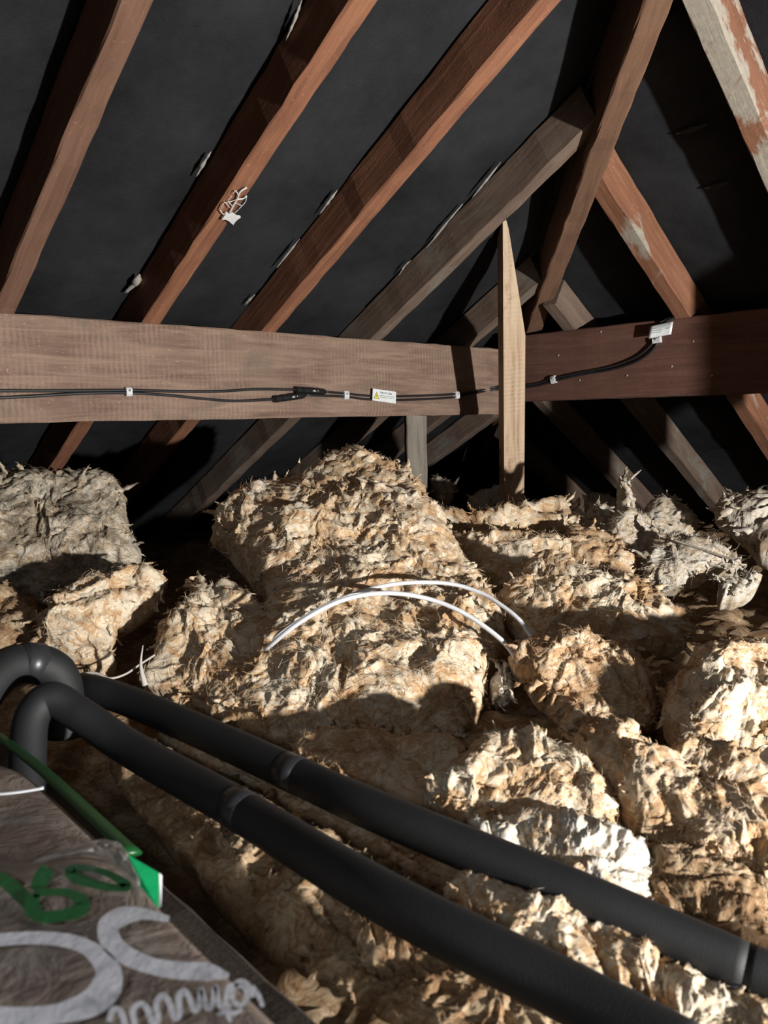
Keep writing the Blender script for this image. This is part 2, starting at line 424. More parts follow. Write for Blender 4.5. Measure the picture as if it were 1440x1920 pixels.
for i, t_ in enumerate(T_R):
    if t_ not in lab_R: continue
    wl = hip_limit('R', t_ - RW/2); wt = min(1.2, wl); wb = wmin2 + 0.22
    if wt - wb < 0.1: continue
    r = beam('rafter', P_right(t_-RW/2, wb), P_right(t_-RW/2, wt), RW*1.08, RD, M[lab_R[t_][1]], NR2, seed=40+i)
    tag(r, lab_R[t_][0], 'rafter', 'jack rafters of the hip end')
HK = 0.98                                            # the hip board is deeper than the rafters and hangs below them
hp = lambda y: HK*np.array([HX + 0.0122*(2-y)*-1, y, HZ + HTAN*(HY-y)])
tag(beam('hip_rafter', hp(4.2), hp(0.35), 0.046, 0.165, M['hip'], ZU, seed=77), 'long hip rafter running diagonally up from behind the pale post', 'rafter')
# purlins: local x along, face towards the loft at the survey plane
def purlin(name, O, D, N, s0, s1, zb, zt, mat, seed, label, ch=0.0):
    th = 0.062
    p = beam(name, O + D*s0 - N*th/2 + ZU*zb, O + D*s1 - N*th/2 + ZU*zb, th, zt-zb, mat, ZU, seed=seed, wob=0.0012, chamfer=ch)
    return tag(p, label, 'purlin')
def s_at(px, O, D, N, z):                            # where a picture column crosses a purlin face
    P = on_plane(np.array(px, float), np.array(784 - z*600.), O, N); return float((P - O) @ D)
s_end = s_at(948, O1, D1, N1, 0.1)
purlin('purlin', O1, D1, N1, -1.6, s_end, 0.005, 0.205, M['purlin'], 90, 'long sawn purlin carrying the black cables and yellow warning tag', 0.013)
s_b = s_at(968, O2, D2, N2, 0.13)
purlin('purlin', O2, D2, N2, -0.6, s_b, 0.041, 0.2375, M['purlin_red'], 91, 'dark red-brown purlin at the right of the pale post')
# pale post with a splayed top
pb_ = np.array([0.1655*2.31, 2.31, Z0]); pt_ = np.array([0.1655*1.965, 1.965, 0.478]); ang = math.radians(6)   # leans in against the jack rafter
ax_ = pt_ - pb_; Lp = np.linalg.norm(ax_); ax_ /= Lp
ex = np.array([math.cos(ang), math.sin(ang), 0]); ey = np.array([-math.sin(ang), math.cos(ang), 0])
ex2 = ex - ax_*(ex @ ax_); ex2 /= np.linalg.norm(ex2); ey2 = np.cross(ax_, ex2)
hw = 0.0287
sh_ = Lp*0.745
prof = [(-hw, 0), (hw, 0), (hw, sh_ - 0.02), (hw-0.004, sh_ + 0.005), (-hw + 0.014, Lp - 0.02), (-hw + 0.008, Lp), (-hw, Lp - 0.005)]
V = []
for k, yy in enumerate((-hw, hw)):
    for (xx, zz) in prof: V.append((zz*S, xx*S, yy*S))
n_ = len(prof)
Fc = [tuple(range(n_)), tuple(range(n_, 2*n_))[::-1]] + [(i, n_+i, n_+(i+1) % n_, (i+1) % n_) for i in range(n_)]
mw = Matrix.Identity(4); org = W(pb_)
for i in range(3): mw[i][0] = ax_[i]; mw[i][1] = ex2[i]; mw[i][2] = ey2[i]; mw[i][3] = org[i]
post = obj('post', V, Fc, M['post'], mw=mw); tag(post, 'pale upright timber post with a splayed pointed top', 'post')
tag(beam('post', np.array([1.18, 1.0, Z0]), np.array([1.18, 1.0, 0.9]), 0.16, 0.06, M['hip'], -ey, seed=96), 'unseen broad upright added beyond the right edge of view to cast shade', 'post')  # out-of-view upright put in to shadow the right purlin and felt
# grey stud under the long purlin
q = on_plane(np.array(777.), np.array(820.), O1 - N1*0.10, N1)
tag(beam('stud', np.array([q[0], q[1], Z0]), np.array([q[0], q[1], 0.10]), 0.060, 0.05, M['grey_wood'], -ey, seed=95), 'short grey stud under the long purlin', 'post')

# ------------------------------------------------------------------ insulation
BASE_Z = Z0
tuft_rng = np.random.RandomState(11)
def chaikin(P, n=2):
    for _ in range(n):
        Q = np.roll(P, -1, 0); P = np.stack([0.75*P+0.25*Q, 0.25*P+0.75*Q], 1).reshape(-1, 2)
    return P
def poly_dist(X, Y, poly):
    A = poly; B = np.roll(poly, -1, 0)
    best = np.full(X.shape, 1e9); bx = X.copy(); by = Y.copy(); ins = np.zeros(X.shape, bool)
    for (ax, ay), (cx, cy) in zip(A, B):
        dx, dy = cx-ax, cy-ay; L2 = dx*dx+dy*dy+1e-9
        t = np.clip(((X-ax)*dx+(Y-ay)*dy)/L2, 0, 1); qx = ax+t*dx; qy = ay+t*dy
        d = (X-qx)**2+(Y-qy)**2; mk = d < best; best[mk] = d[mk]; bx[mk] = qx[mk]; by[mk] = qy[mk]
        c = ((ay > Y) != (cy > Y)) & (X < (cx-ax)*(Y-ay)/((cy-ay) if abs(cy-ay) > 1e-9 else 1e-9)+ax)
        ins ^= c
    return np.sqrt(best), ins, bx, by
def wool_noise(P, Nn, amp, fs, rimf, off):
    """torn, folded wool: swirling vector noise plus puffy creased octaves."""
    q = P + 0.05*vn(P*7*fs, off)
    V = P + (0.030*vn(P*6*fs, off+3) + 0.014*vn(q*16*fs, off+7) + 0.007*vn(q*38*fs, off+13) + 0.003*vn(q*95*fs, off+19))*(amp*rimf)[:, None]
    q2 = q + 0.02*vn(q*20*fs, off+31)
    rg = lambda x: (1-np.minimum(1, np.abs(x)*1.7))**2
    h = 0.030*(np.abs(pn(q2*8*fs + off)) - 0.2) + 0.009*(rg(pn(q2*17*fs + off*2)) - 0.3) + 0.0046*(rg(pn(q2*40*fs + off*3)) - 0.3) + 0.003*(rg(pn(q2*90*fs + off)) - 0.3) + 0.003*pn(q2*200*fs)
    st = pn(q2*np.array([14, 50, 80.])*fs + off)                  # drawn-out strands
    h = h + 0.004*(rg(st) - 0.3)
    return V + Nn*(h*amp*(0.35+0.65*rimf))[:, None]
def grid_normals(P3, Q):
    a = P3[Q[:, 2]] - P3[Q[:, 0]]; b = P3[Q[:, 3]] - P3[Q[:, 1]]; fn = np.cross(a, b)
    Nn = np.zeros_like(P3)
    for k in range(4): np.add.at(Nn, Q[:, k], fn)
    return Nn/(np.linalg.norm(Nn, axis=1)[:, None]+1e-12)
lump_id = [0]
def tufts(name, P, Nn, count, size, mat, parent, rs, rk=1.0):
    """matted fibres lying over the surface along a swirling field, a few standing off."""
    count = int(count)
    if count == 0: return
    i = rs.randint(len(P), size=count); nn = Nn[i]; c = P[i] - nn*0.0015
    L = size*rs.uniform(0.5, 1.7, count); r = rs.uniform(0.0002, 0.00055, count)*rk; lift = np.abs(rs.normal(0.0, 0.11, count)); lift[rs.rand(count) < 0.02] += 0.5
    jit = rs.normal(size=(count, 3))*0.35; K = 3; pts = []; side = None
    fld = rs.rand()*50
    for k in range(K+1):
        pts.append(c)
        d = vn(c*9, fld) + 0.8*vn(c*30, fld+9) + jit; d -= nn*(d*nn).sum(1)[:, None]; d /= np.linalg.norm(d, axis=1)[:, None]+1e-9
        if side is None: side = np.cross(nn, d)
        c = c + d*(L/K)[:, None] + nn*(L/K*lift*(1.3-0.7*k))[:, None]
    V = np.zeros((count, K+1, 3, 3)); 
    for k in range(K+1):
        rr = (r*(1.15 - 0.9*abs(k/K-0.35)))[:, None]
        for b in range(3):
            an = b*2.0944; V[:, k, b] = pts[k] + side*(math.cos(an)*rr) + nn*(math.sin(an)*rr)
    base = (np.arange(count)*(K+1)*3)[:, None]; q = []
    for k in range(K):
        for b in range(3):
            b2 = (b+1) % 3; q.append([k*3+b, k*3+b2, (k+1)*3+b2, (k+1)*3+b])
    Q = (base[:, :, None] + np.array(q)[None]).reshape(-1, 4)
    o = obj_np(name, V.reshape(-1, 3), Q, mat, parent); o['kind'] = 'stuff'; return o
def rag_tufts(P, Nn, Out, count, size, mat, parent, rs):
    """torn cottony points along the ragged edge of a batt."""
    parts = []
    for k in range(count):
        i = rs.randint(len(P)); p = P[i]; nn = Nn[i]; d = Out[i] + 0.5*nn + 0.55*rs.normal(size=3); d /= np.linalg.norm(d)+1e-9
        L = size*rs.uniform(0.5, 1.5)*(1.8 if rs.rand() < 0.12 else 1.0); w0 = L*rs.uniform(0.28, 0.52); m_ = 6; sd = 7
        bend = rs.normal(size=3)*0.6; c = p - d*L*0.25; path = []
        for a in range(m_+1):
            path.append(c.copy()); c = c + (d + bend*(a/m_)**1.5)*L/m_*1.2
        rad = [w0*0.9*(1-(a/m_))**0.8*(1+0.35*rs.normal()*(a > 0)) + 0.0004 for a in range(m_+1)]
        V, Fc = tube_geo(path, np.abs(rad), sd, 0.55)
        V = np.array(V); V = V + 0.14*w0*rs.normal(size=V.shape); parts.append((list(V), [f for f in Fc if len(f) == 4]))
    V, Fc = merge(parts); o = obj_np('ragged_tufts', np.array(V), np.array(Fc), mat, parent); o['kind'] = 'stuff'; return o
def lump(label, poly, anchor, sx, sy, T=0.05, rim=45, g=3.0, amp=1.0, fs=1.0, mat='wool', Tb=0.06, rag=4.0, nt=120, ts=0.022, name='insulation_batt', drop=0.0):
    """a torn batt: its outline lies on a sloping plane at its own depth and is puffed out to both sides."""
    lump_id[0] += 1; off = 17.3*lump_id[0]; rs = np.random.RandomState(100+lump_id[0])
    poly = chaikin(np.array(poly, float), 2)
    # ragged edge
    seg = np.roll(poly, -1, 0)-poly; nl = np.stack([seg[:, 1], -seg[:, 0]], 1); nl /= np.linalg.norm(nl, axis=1)[:, None]+1e-9
    s = np.cumsum(np.linalg.norm(seg, axis=1))
    k = pn(np.stack([s/28, s*0+off, s*0], 1)) + 0.6*pn(np.stack([s/11, s*0+off+5, s*0], 1)); poly = poly + nl*(k*rag)[:, None]
    nrm = np.array([-sx, -sy, 1.]); nrm /= np.linalg.norm(nrm)
    P0 = at(*[np.array(float(a)) for a in anchor[:2]], anchor[2])
    x0, y0 = poly.min(0) - g; x1, y1 = poly.max(0) + g
    nx, ny = int((x1-x0)/g)+2, int((y1-y0)/g)+2
    gx, gy = np.meshgrid(x0+np.arange(nx)*g, y0+np.arange(ny)*g)
    X, Y = gx.ravel(), gy.ravel()
    d, ins, bx, by = poly_dist(X, Y, poly)
    d = np.where(ins, d, 0)
    near = (~ins) & (np.hypot(X-bx, Y-by) < g*0.75)
    use = ins | near
    idx = np.arange(nx*ny).reshape(ny, nx)
    c = np.stack([idx[:-1, :-1], idx[:-1, 1:], idx[1:, 1:], idx[1:, :-1]], -1).reshape(-1, 4)
    c = c[use[c].all(1)]
    # border vertices snap to the outline
    cnt = np.zeros(nx*ny, int); np.add.at(cnt, c.ravel(), 1)
    border = (cnt > 0) & (cnt < 4)
    X = np.where(border, bx, X); Y = np.where(border, by, Y); d = np.where(border, 0, d)
    ids = np.where(cnt > 0)[0]; remap = np.full(nx*ny, -1); remap[ids] = np.arange(len(ids))
    c = remap[c]; X, Y, d, border = X[ids], Y[ids], d[ids], border[ids]
    P = on_plane(X, Y, P0, nrm)
    f = np.minimum(d/rim, 1); prof = np.sqrt(1-(1-f)**2)
    base = W(P)
    front = base + nrm*(prof*T*S)[:, None]
    rimf = 0.35 + 0.65*f
    Q = c[:, ::-1]
    Nn = grid_normals(front, Q)
    sgn = np.sign((Nn @ nrm).mean()); Nn *= sgn
    if sgn < 0: Q = c
    amps = np.full(len(front), amp)
    front2 = wool_noise(front, Nn, amps, fs, rimf, off)
    if drop:
        pass
    Nn2 = grid_normals(front2, Q)
    # underside: coarse offset of the same outline
    back = base - nrm*(prof*Tb*S)[:, None]
    back[:, 2] = np.maximum(back[:, 2], 0.004)
    nb = np.where(border)[0]; inner = np.where(~border)[0]
    bmap = np.arange(len(front2)).copy(); bmap[inner] = len(front2) + np.arange(len(inner))
    V = np.concatenate([front2, back[inner]]); V[:, 2] = np.maximum(V[:, 2], 0.004)
    Q2 = np.concatenate([Q, bmap[Q][:, ::-1]])
    loc = V[:, :].mean(0); loc[2] = V[:, 2].min()
    root = empty(name, loc); tag(root, label, 'insulation', 'torn mineral wool batts')
    o = obj_np('wool_body', V, Q2, M[mat], root)
    if nt and len(nb) > 8:
        cen = front2.mean(0); edge = np.where(f < 0.35)[0]; outv = front2[edge] - cen; outv /= np.linalg.norm(outv, axis=1)[:, None]+1e-9
        rag_tufts(front2[edge], Nn2[edge], outv, int(8 + nt*0.16), 0.0155*S*min(1.0, anchor[2]/1.4), M[mat], root, rs)
    if nt: tufts('loose_fibres', front2, Nn2, len(front2)*0.27, ts*0.9*min(1.0, anchor[2]/1.5)**1.3, M[mat], root, rs, min(1.0, anchor[2]/1.1))
    return root
# base quilt over the boards
gx, gy = np.meshgrid(np.linspace(-2.3, 1.9, 300), np.linspace(0.45, 3.7, 260))
B_ = W(np.stack([gx.ravel(), gy.ravel(), np.full(gx.size, Z0 + 0.035)], 1))
B_[:, 2] += 0.02*pn(B_*np.array([2, 2, 1.]))
idx = np.arange(gx.size).reshape(gx.shape); Q = np.stack([idx[:-1, :-1], idx[:-1, 1:], idx[1:, 1:], idx[1:, :-1]], -1).reshape(-1, 4)
B2_ = wool_noise(B_, np.tile(ZU, (len(B_), 1)), np.full(len(B_), 1.0), 0.8, np.ones(len(B_)), 2.2); B2_[:, 2] = np.maximum(B2_[:, 2], 0.006)
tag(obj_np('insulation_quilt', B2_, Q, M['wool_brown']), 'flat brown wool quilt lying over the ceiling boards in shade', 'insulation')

LUMPS = [
 # label, outline, anchor(px,py,depth), sx, sy, options
 ('dusty grey batt piled at the far left under the purlin', [(-60,905),(0,898),(30,892),(75,888),(110,900),(160,891),(205,895),(232,932),(238,975),(252,1010),(272,1050),(262,1090),(230,1105),(150,1118),(60,1128),(-60,1140)], (110,1000,1.54), -0.25, 0.9, dict(T=0.06, rim=60, mat='wool_dusty', nt=260, amp=0.9)),
 ('pale torn flap hanging below the dusty left batt', [(70,1195),(92,1145),(150,1108),(210,1092),(250,1078),(298,1080),(315,1084),(298,1130),(252,1165),(217,1185),(207,1215),(222,1250),(185,1268),(120,1250),(80,1220)], (180,1170,1.27), -0.2, 0.8, dict(T=0.04, rim=35, nt=150, mat='wool')),
 ('brown scrap of wool at the left edge above the pipe elbow', [(-60,1130),(0,1118),(50,1115),(78,1150),(62,1205),(0,1225),(-60,1220)], (30,1160,1.28), 0, 0.8, dict(T=0.03, rim=30, nt=60, mat='wool_brown')),
 ('small ragged lump left of the largest batt', [(262,1300),(292,1225),(302,1190),(340,1165),(363,1140),(370,1088),(392,1102),(410,1118),(425,1095),(442,1105),(467,1120),(482,1142),(508,1157),(540,1185),(540,1250),(500,1330),(440,1370),(370,1350),(300,1320)], (400,1210,1.25), 0, 0.7, dict(T=0.05, rim=45, nt=220, mat='wool')),
 ('largest wool batt, slumped in the middle under the white cables', [(395,1012),(420,962),(450,938),(500,925),(545,912),(590,890),(640,866),(680,862),(712,880),(732,900),(770,905),(792,935),(812,965),(832,1000),(852,1030),(880,1080),(907,1112),(932,1150),(938,1195),(928,1250),(908,1300),(892,1345),(860,1400),(780,1430),(680,1440),(560,1430),(440,1380),(360,1335),(430,1265),(478,1220),(508,1170),(490,1122),(452,1072),(420,1035)], (690,1110,1.38), 0, 0.5, dict(T=0.08, rim=80, g=2.6, nt=700, mat='wool', amp=0.95)),
 ('white curled scrap on the crest of the largest batt', [(448,965),(468,925),(495,912),(505,938),(536,955),(532,978),(490,976),(455,980)], (490,950,1.52), 0, 1.0, dict(T=0.035, rim=22, g=2.5, nt=40, mat='wool_white', amp=0.8)),
 ('upper layered batt at the foot of the pale post', [(805,965),(850,966),(885,974),(930,975),(960,962),(1000,955),(1035,938),(1062,948),(1066,965),(1090,985),(1095,1010),(1040,1010),(980,1005),(920,1012),(850,1010),(825,995)], (950,985,1.86), 0, 0.7, dict(T=0.04, rim=25, nt=200, mat='wool')),
 ('lower layered batt under the one at the foot of the post', [(835,1005),(900,1012),(980,1012),(1050,1015),(1075,1040),(1070,1070),(1020,1075),(1000,1110),(955,1135),(905,1115),(868,1068)], (950,1055,1.68), 0, 0.8, dict(T=0.05, rim=30, nt=200, mat='wool')),
 ('tan wedge of wool right of the layered batts', [(1065,985),(1110,1005),(1160,1025),(1200,1060),(1185,1090),(1130,1092),(1070,1075),(1050,1040)], (1125,1050,1.68), 0, 0.6, dict(T=0.04, rim=30, nt=100, mat='wool_tan')),
 ('torn batt with an upright spike at the right', [(1140,1000),(1150,968),(1162,945),(1158,905),(1166,888),(1172,930),(1186,962),(1215,972),(1226,990),(1240,1010),(1232,1050),(1205,1075),(1170,1050),(1148,1025)], (1190,1020,1.72), 0, 1.6, dict(T=0.035, rim=25, g=2.2, nt=120, mat='wool_grey', rag=2, amp=0.7)),
 ('grey shredded batt reaching right beneath the spiked one', [(1200,1075),(1225,1040),(1235,1010),(1270,1005),(1310,1020),(1355,1038),(1388,1060),(1380,1072),(1345,1066),(1315,1082),(1290,1095),(1240,1100)], (1280,1055,1.62), 0, 0.7, dict(T=0.03, rim=25, g=2.5, nt=240, ts=0.035, mat='wool_grey')),
 ('rounded grey batt behind the spiked one', [(1195,975),(1205,955),(1230,945),(1270,943),(1296,962),(1315,1000),(1295,1020),(1240,1012),(1205,1000)], (1250,985,1.90), 0, 0.6, dict(T=0.04, rim=28, nt=120, mat='wool_grey')),
 ('shaded scrap left of the spiked batt', [(1082,985),(1098,962),(1130,950),(1160,962),(1165,1000),(1150,1028),(1110,1012)], (1125,990,1.84), 0, 0.6, dict(T=0.03, rim=22, nt=60, mat='wool_grey')),
 ('small grey scrap in the dark behind the spiked batt', [(1094,935),(1100,924),(1130,928),(1160,935),(1158,952),(1120,955),(1098,948)], (1125,940,2.25), 0, 0.5, dict(T=0.012, rim=12, g=2.0, nt=20, mat='wool_grey', amp=0.8, fs=2.2, rag=6)),
 ('grey scrap in the dark just left of the post', [(880,940),(895,928),(920,920),(950,916),(960,935),(930,948),(900,950)], (920,935,2.3), 0, 0.5, dict(T=0.012, rim=12, g=2.0, nt=20, mat='wool_grey', amp=0.8, fs=2.2, rag=6)),
 ('grey scrap below the grey stud', [(803,905),(815,897),(835,905),(855,918),(845,930),(820,928)], (830,915,2.4), 0, 0.5, dict(T=0.012, rim=12, g=2.0, nt=16, mat='wool_grey', amp=0.8, fs=2.2, rag=6)),
 ('broad grey batt at the far right edge', [(1340,960),(1352,935),(1400,936),(1440,930),(1520,930),(1520,1060),(1430,1050),(1412,1015),(1370,985)], (1410,985,1.74), 0, 0.6, dict(T=0.04, rim=30, nt=160, mat='wool_grey')),
 ('small flat scrap on the dark floor at the right', [(1338,1100),(1362,1085),(1400,1078),(1435,1082),(1412,1102),(1370,1114)], (1385,1095,1.5), 0, 0.4, dict(T=0.008, rim=14, g=2.2, nt=30, mat='wool_grey', amp=0.8, fs=2.2, rag=8)),
 ('folded batt right of the largest one', [(935,1115),(985,1085),(1000,1070),(1040,1058),(1080,1083),(1130,1093),(1180,1093),(1217,1113),(1242,1140),(1286,1160),(1294,1190),(1272,1218),(1230,1225),(1190,1245),(1120,1245),(1060,1240),(1000,1230),(965,1190),(940,1150)], (1110,1150,1.38), 0, 0.55, dict(T=0.06, rim=45, g=2.8, nt=380, mat='wool')),
 ('bulging batt below the folded right one', [(950,1245),(975,1232),(1020,1215),(1080,1200),(1130,1212),(1190,1222),(1208,1260),(1222,1300),(1238,1330),(1228,1360),(1192,1378),(1150,1395),(1090,1392),(1032,1396),(1062,1370),(1040,1340),(1002,1310),(985,1280)], (1100,1300,1.13), 0, 0.9, dict(T=0.06, rim=45, g=2.8, nt=320, mat='wool_tan')),
 ('little white curl between the two middle batts', [(915,1302),(928,1270),(948,1250),(962,1285),(948,1318)], (938,1290,1.17), 0, 1.0, dict(T=0.02, rim=16, g=2.2, nt=20, mat='wool_white', amp=0.9, fs=2)),
 ('rounded batt at the right edge above the dark joist', [(1240,1340),(1268,1280),(1300,1250),(1350,1240),(1440,1228),(1530,1240),(1530,1400),(1440,1412),(1380,1410),(1300,1410),(1262,1388)], (1370,1315,1.05), 0, 0.6, dict(T=0.07, rim=50, g=2.8, nt=260, mat='wool')),
 ('long rope-like roll of wool at the lower right', [(1050,1420),(1088,1382),(1130,1376),(1182,1385),(1207,1415),(1242,1440),(1292,1478),(1332,1500),(1400,1512),(1440,1535),(1520,1580),(1520,1680),(1440,1650),(1330,1612),(1290,1592),(1230,1572),(1190,1562),(1172,1522),(1142,1492),(1100,1455)], (1250,1500,0.85), 0, 0.35, dict(T=0.045, rim=50, g=2.8, nt=420, mat='wool_tan', fs=1.3, amp=0.8)),
 ('unseen heap of wool added past the right edge of view to cast shade', [(1560,1260),(1640,1215),(1740,1190),(1840,1200),(1900,1260),(1880,1380),(1760,1440),(1620,1420)], (1720,1320,0.98), 0, 0.6, dict(T=0.05, rim=90, g=7, nt=60, mat='wool', amp=1.0)),  # out of view; put in to darken the floor at the right
 ('second roll of wool behind the rope-like one', [(1225,1440),(1290,1408),(1350,1425),(1385,1450),(1440,1475),(1520,1510),(1520,1600),(1440,1545),(1395,1530),(1340,1505),(1280,1475)], (1360,1470,0.90), 0, 0.4, dict(T=0.045, rim=40, g=2.8, nt=240, mat='wool', fs=1.3, amp=0.8)),
 ('smooth shaded batt behind the far pipe', [(540,1430),(580,1385),(650,1372),(750,1385),(830,1385),(880,1410),(900,1450),(880,1520),(840,1590),(700,1560),(600,1500)], (740,1450,0.97), 0, 0.35, dict(T=0.03, rim=45, g=3, nt=160, mat='wool_tan', fs=1.1, amp=0.7)),
 ('tan crumpled batt in front of the middle gap', [(770,1500),(830,1480),(880,1440),(900,1405),(945,1393),(1000,1395),(1042,1428),(1082,1450),(1122,1470),(1152,1520),(1172,1562),(1130,1590),(1050,1580),(960,1580),(860,1560)], (980,1490,0.88), 0, 0.5, dict(T=0.05, rim=45, g=2.8, nt=380, mat='wool', fs=1.3, amp=0.8)),
 ('bright white clump against the far pipe', [(860,1560),(960,1555),(1050,1565),(1130,1570),(1180,1590),(1222,1635),(1232,1700),(1180,1740),(1080,1700),(980,1660),(880,1620)], (1080,1640,0.78), 0, 0.4, dict(T=0.035, rim=45, g=2.8, nt=300, mat='wool_white', fs=1.4, amp=0.75)),
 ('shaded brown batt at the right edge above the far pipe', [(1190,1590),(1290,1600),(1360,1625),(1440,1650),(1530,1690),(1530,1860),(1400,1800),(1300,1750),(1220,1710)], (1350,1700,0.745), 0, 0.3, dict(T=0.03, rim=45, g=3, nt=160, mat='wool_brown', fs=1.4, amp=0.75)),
 ('pale strip of wool between the two pipes at the lower right', [(838,1700),(850,1650),(882,1620),(922,1638),(1000,1680),(1100,1730),(1200,1780),(1300,1830),(1440,1880),(1500,1900),(1500,2000),(1300,2000),(1150,1920),(1050,1850),(950,1790),(880,1740)], (1130,1800,0.63), 0, 0.25, dict(T=0.014, rim=45, g=3, nt=320, mat='wool', fs=1.6, amp=0.6)),
 ('thin strip of wool between the two pipes at the left', [(280,1380),(340,1385),(430,1420),(560,1490),(700,1565),(780,1630),(840,1680),(780,1690),(640,1620),(500,1540),(380,1470)], (560,1520,0.875), 0, 0.25, dict(T=0.02, rim=30, g=3, nt=160, mat='wool_tan', fs=1.4, amp=0.6)),
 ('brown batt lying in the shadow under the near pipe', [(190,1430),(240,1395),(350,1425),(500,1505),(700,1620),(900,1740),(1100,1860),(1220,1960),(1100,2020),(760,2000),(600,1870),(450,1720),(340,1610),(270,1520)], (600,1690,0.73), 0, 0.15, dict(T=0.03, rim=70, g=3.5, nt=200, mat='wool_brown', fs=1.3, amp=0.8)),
]
for lab, poly, an, sx, sy, kw in LUMPS:
    kw.setdefault('fs', 1.25); lump(lab, poly, an, sx, sy, **kw)

# ------------------------------------------------------------------ lagged pipes
PR = 0.0200*S
def pipe(label, pts, cuts, tapes, name='lagged_pipe', rad=PR):
    P = np.array([W(at(np.array(float(a)), np.array(float(b)), d*0.92)) for a, b, d in pts])
    path = smooth_path(P, 14); n = len(path)
    root = empty(name, path[-1]*[1, 1, 0] + [0, 0, path[:, 2].min()]); tag(root, label, 'pipe')
    px, _ = proj((path - [0, 0, H])/S)
    ks = [0] + [int(np.argmin(np.abs(px - c))) for c in cuts] + [n-1]
    for a, b in zip(ks[:-1], ks[1:]):
        if b - a < 2: continue
        seg = path[a:b+1]; r = np.full(len(seg), rad)
        r[0] *= 0.965; r[-1] *= 0.965
        tube('lagging_sleeve', seg, r, M['lagging'], root, 28)
    for c in tapes:
        k = int(np.argmin(np.abs(px - c))); d = path[min(k+1, n-1)] - path[k-1]; d /= np.linalg.norm(d)
        tube('tape_band', [path[k] - d*0.016, path[k] - d*0.0155, path[k] + d*0.0155, path[k] + d*0.016], [rad*0.99, rad*1.025, rad*1.025, rad*0.99], M['tape_black'], root, 28)
    return root
pipe('black foam-lagged pipe, the farther of the two crossing the floor', [(110,1288,1.20),(170,1292,1.16),(250,1318,1.12),(400,1382,1.02),(560,1455,0.925),(720,1527,0.84),(1070,1672,0.735),(1395,1815,0.665),(1560,1890,0.63)], [545, 1395], [548])
pipe('black foam-lagged pipe, the nearer of the two, turning down at the left', [(52,1500,0.93),(52,1420,0.96),(60,1345,0.985),(95,1310,1.0),(150,1340,0.995),(250,1407,0.955),(450,1519,0.83),(720,1682,0.675),(1070,1862,0.575),(1300,1985,0.52)], [450], [455])
pipe('fat black foam elbow curving in from the left edge', [(-90,1420,0.96),(-40,1310,1.0),(10,1255,1.04),(60,1243,1.07),(105,1262,1.09),(120,1310,1.10),(118,1380,1.10)], [40], [60], 'pipe_elbow', 0.0250*S)

# ------------------------------------------------------------------ white cables over the largest batt
def px_path(pts, n=10): return smooth_path([W(at(np.array(float(a)), np.array(float(b)), d)) for a, b, d in pts], n)
tag(tube('white_cable', px_path([(470,1245,1.22),(496,1220,1.15),(560,1168,1.130),(640,1126,1.150),(720,1112,1.170),(800,1122,1.180),(870,1150,1.170),(940,1200,1.150),(975,1245,1.140)]), 0.0036*S, M['white_cable']), 'white cable arching lower over the largest wool batt', 'cable', 'white cables')
tag(tube('white_cable', px_path([(478,1235,1.24),(505,1208,1.17),(540,1178,1.160),(610,1136,1.180),(690,1106,1.200),(760,1093,1.220),(840,1094,1.230),(900,1111,1.220),(940,1135,1.200),(975,1164,1.180),(1000,1200,1.170)]), 0.0034*S, M['white_cable']), 'white cable arching higher over the largest wool batt', 'cable', 'white cables')
tag(tube('white_cable', px_path([(1262,1012,1.60),(1310,1028,1.585),(1345,1040,1.57),(1376,1049,1.56)]), 0.0034*S, M['grey_wood'], flat=0.7), 'short grey cable end poking from the shredded batt', 'cable')
tag(tube('string', px_path([(118,1278,1.1),(150,1264,1.1),(180,1262,1.1),(205,1272,1.1),(235,1264,1.12),(262,1246,1.14),(290,1228,1.16)]), 0.0016*S, M['string'], sides=6), 'frayed pale string trailing from the pipe elbow', 'string')
V, Fc = tube_geo(px_path([(272,1285,1.12),(266,1262,1.12),(264,1240,1.12),(268,1210,1.12)]), np.linspace(0.006, 0.0008, 31), 6)
tag(obj('splinter', V, Fc, M['string'], smooth=True), 'upright pale splinter beside the string', 'splinter')

# ------------------------------------------------------------------ black cables, clips and tags on the purlins
def on1(px, py, lift=0.006): return W(on_plane(np.array(float(px)), np.array(float(py)), O1, N1)) + N1*lift*S
def on2(px, py, lift=0.006): return W(on_plane(np.array(float(px)), np.array(float(py)), O2, N2)) + N2*lift*S
CR = 0.0030*S
right_a = [on2(1000,721), on2(1040,710), on2(1090,699), on2(1150,687), on2(1195,670), on2(1222,648), on2(1234,628), on2(1240,606), on2(1262,594,-0.004)]
right_b = [on2(1000,725), on2(1040,715), on2(1090,703), on2(1150,693), on2(1198,677), on2(1228,654), on2(1239,630), on2(1248,606), on2(1272,592,-0.004)]
def lathe_geo(a, b, prof, sides=14):
    path = np.array([a + (b-a)*s for s, _ in prof]); return tube_geo(path, [r for _, r in prof], sides)
CP = [(0, .0045), (.02, .0085), (.17, .0088), (.18, .0066), (.22, .0066), (.23, .0084), (.40, .0088), (.41, .0078), (.44, .0078), (.45, .0088), (.70, .0088), (.71, .0079), (.73, .0079), (.74, .0086), (.90, .0080), (.98, .0055), (1, .0040)]
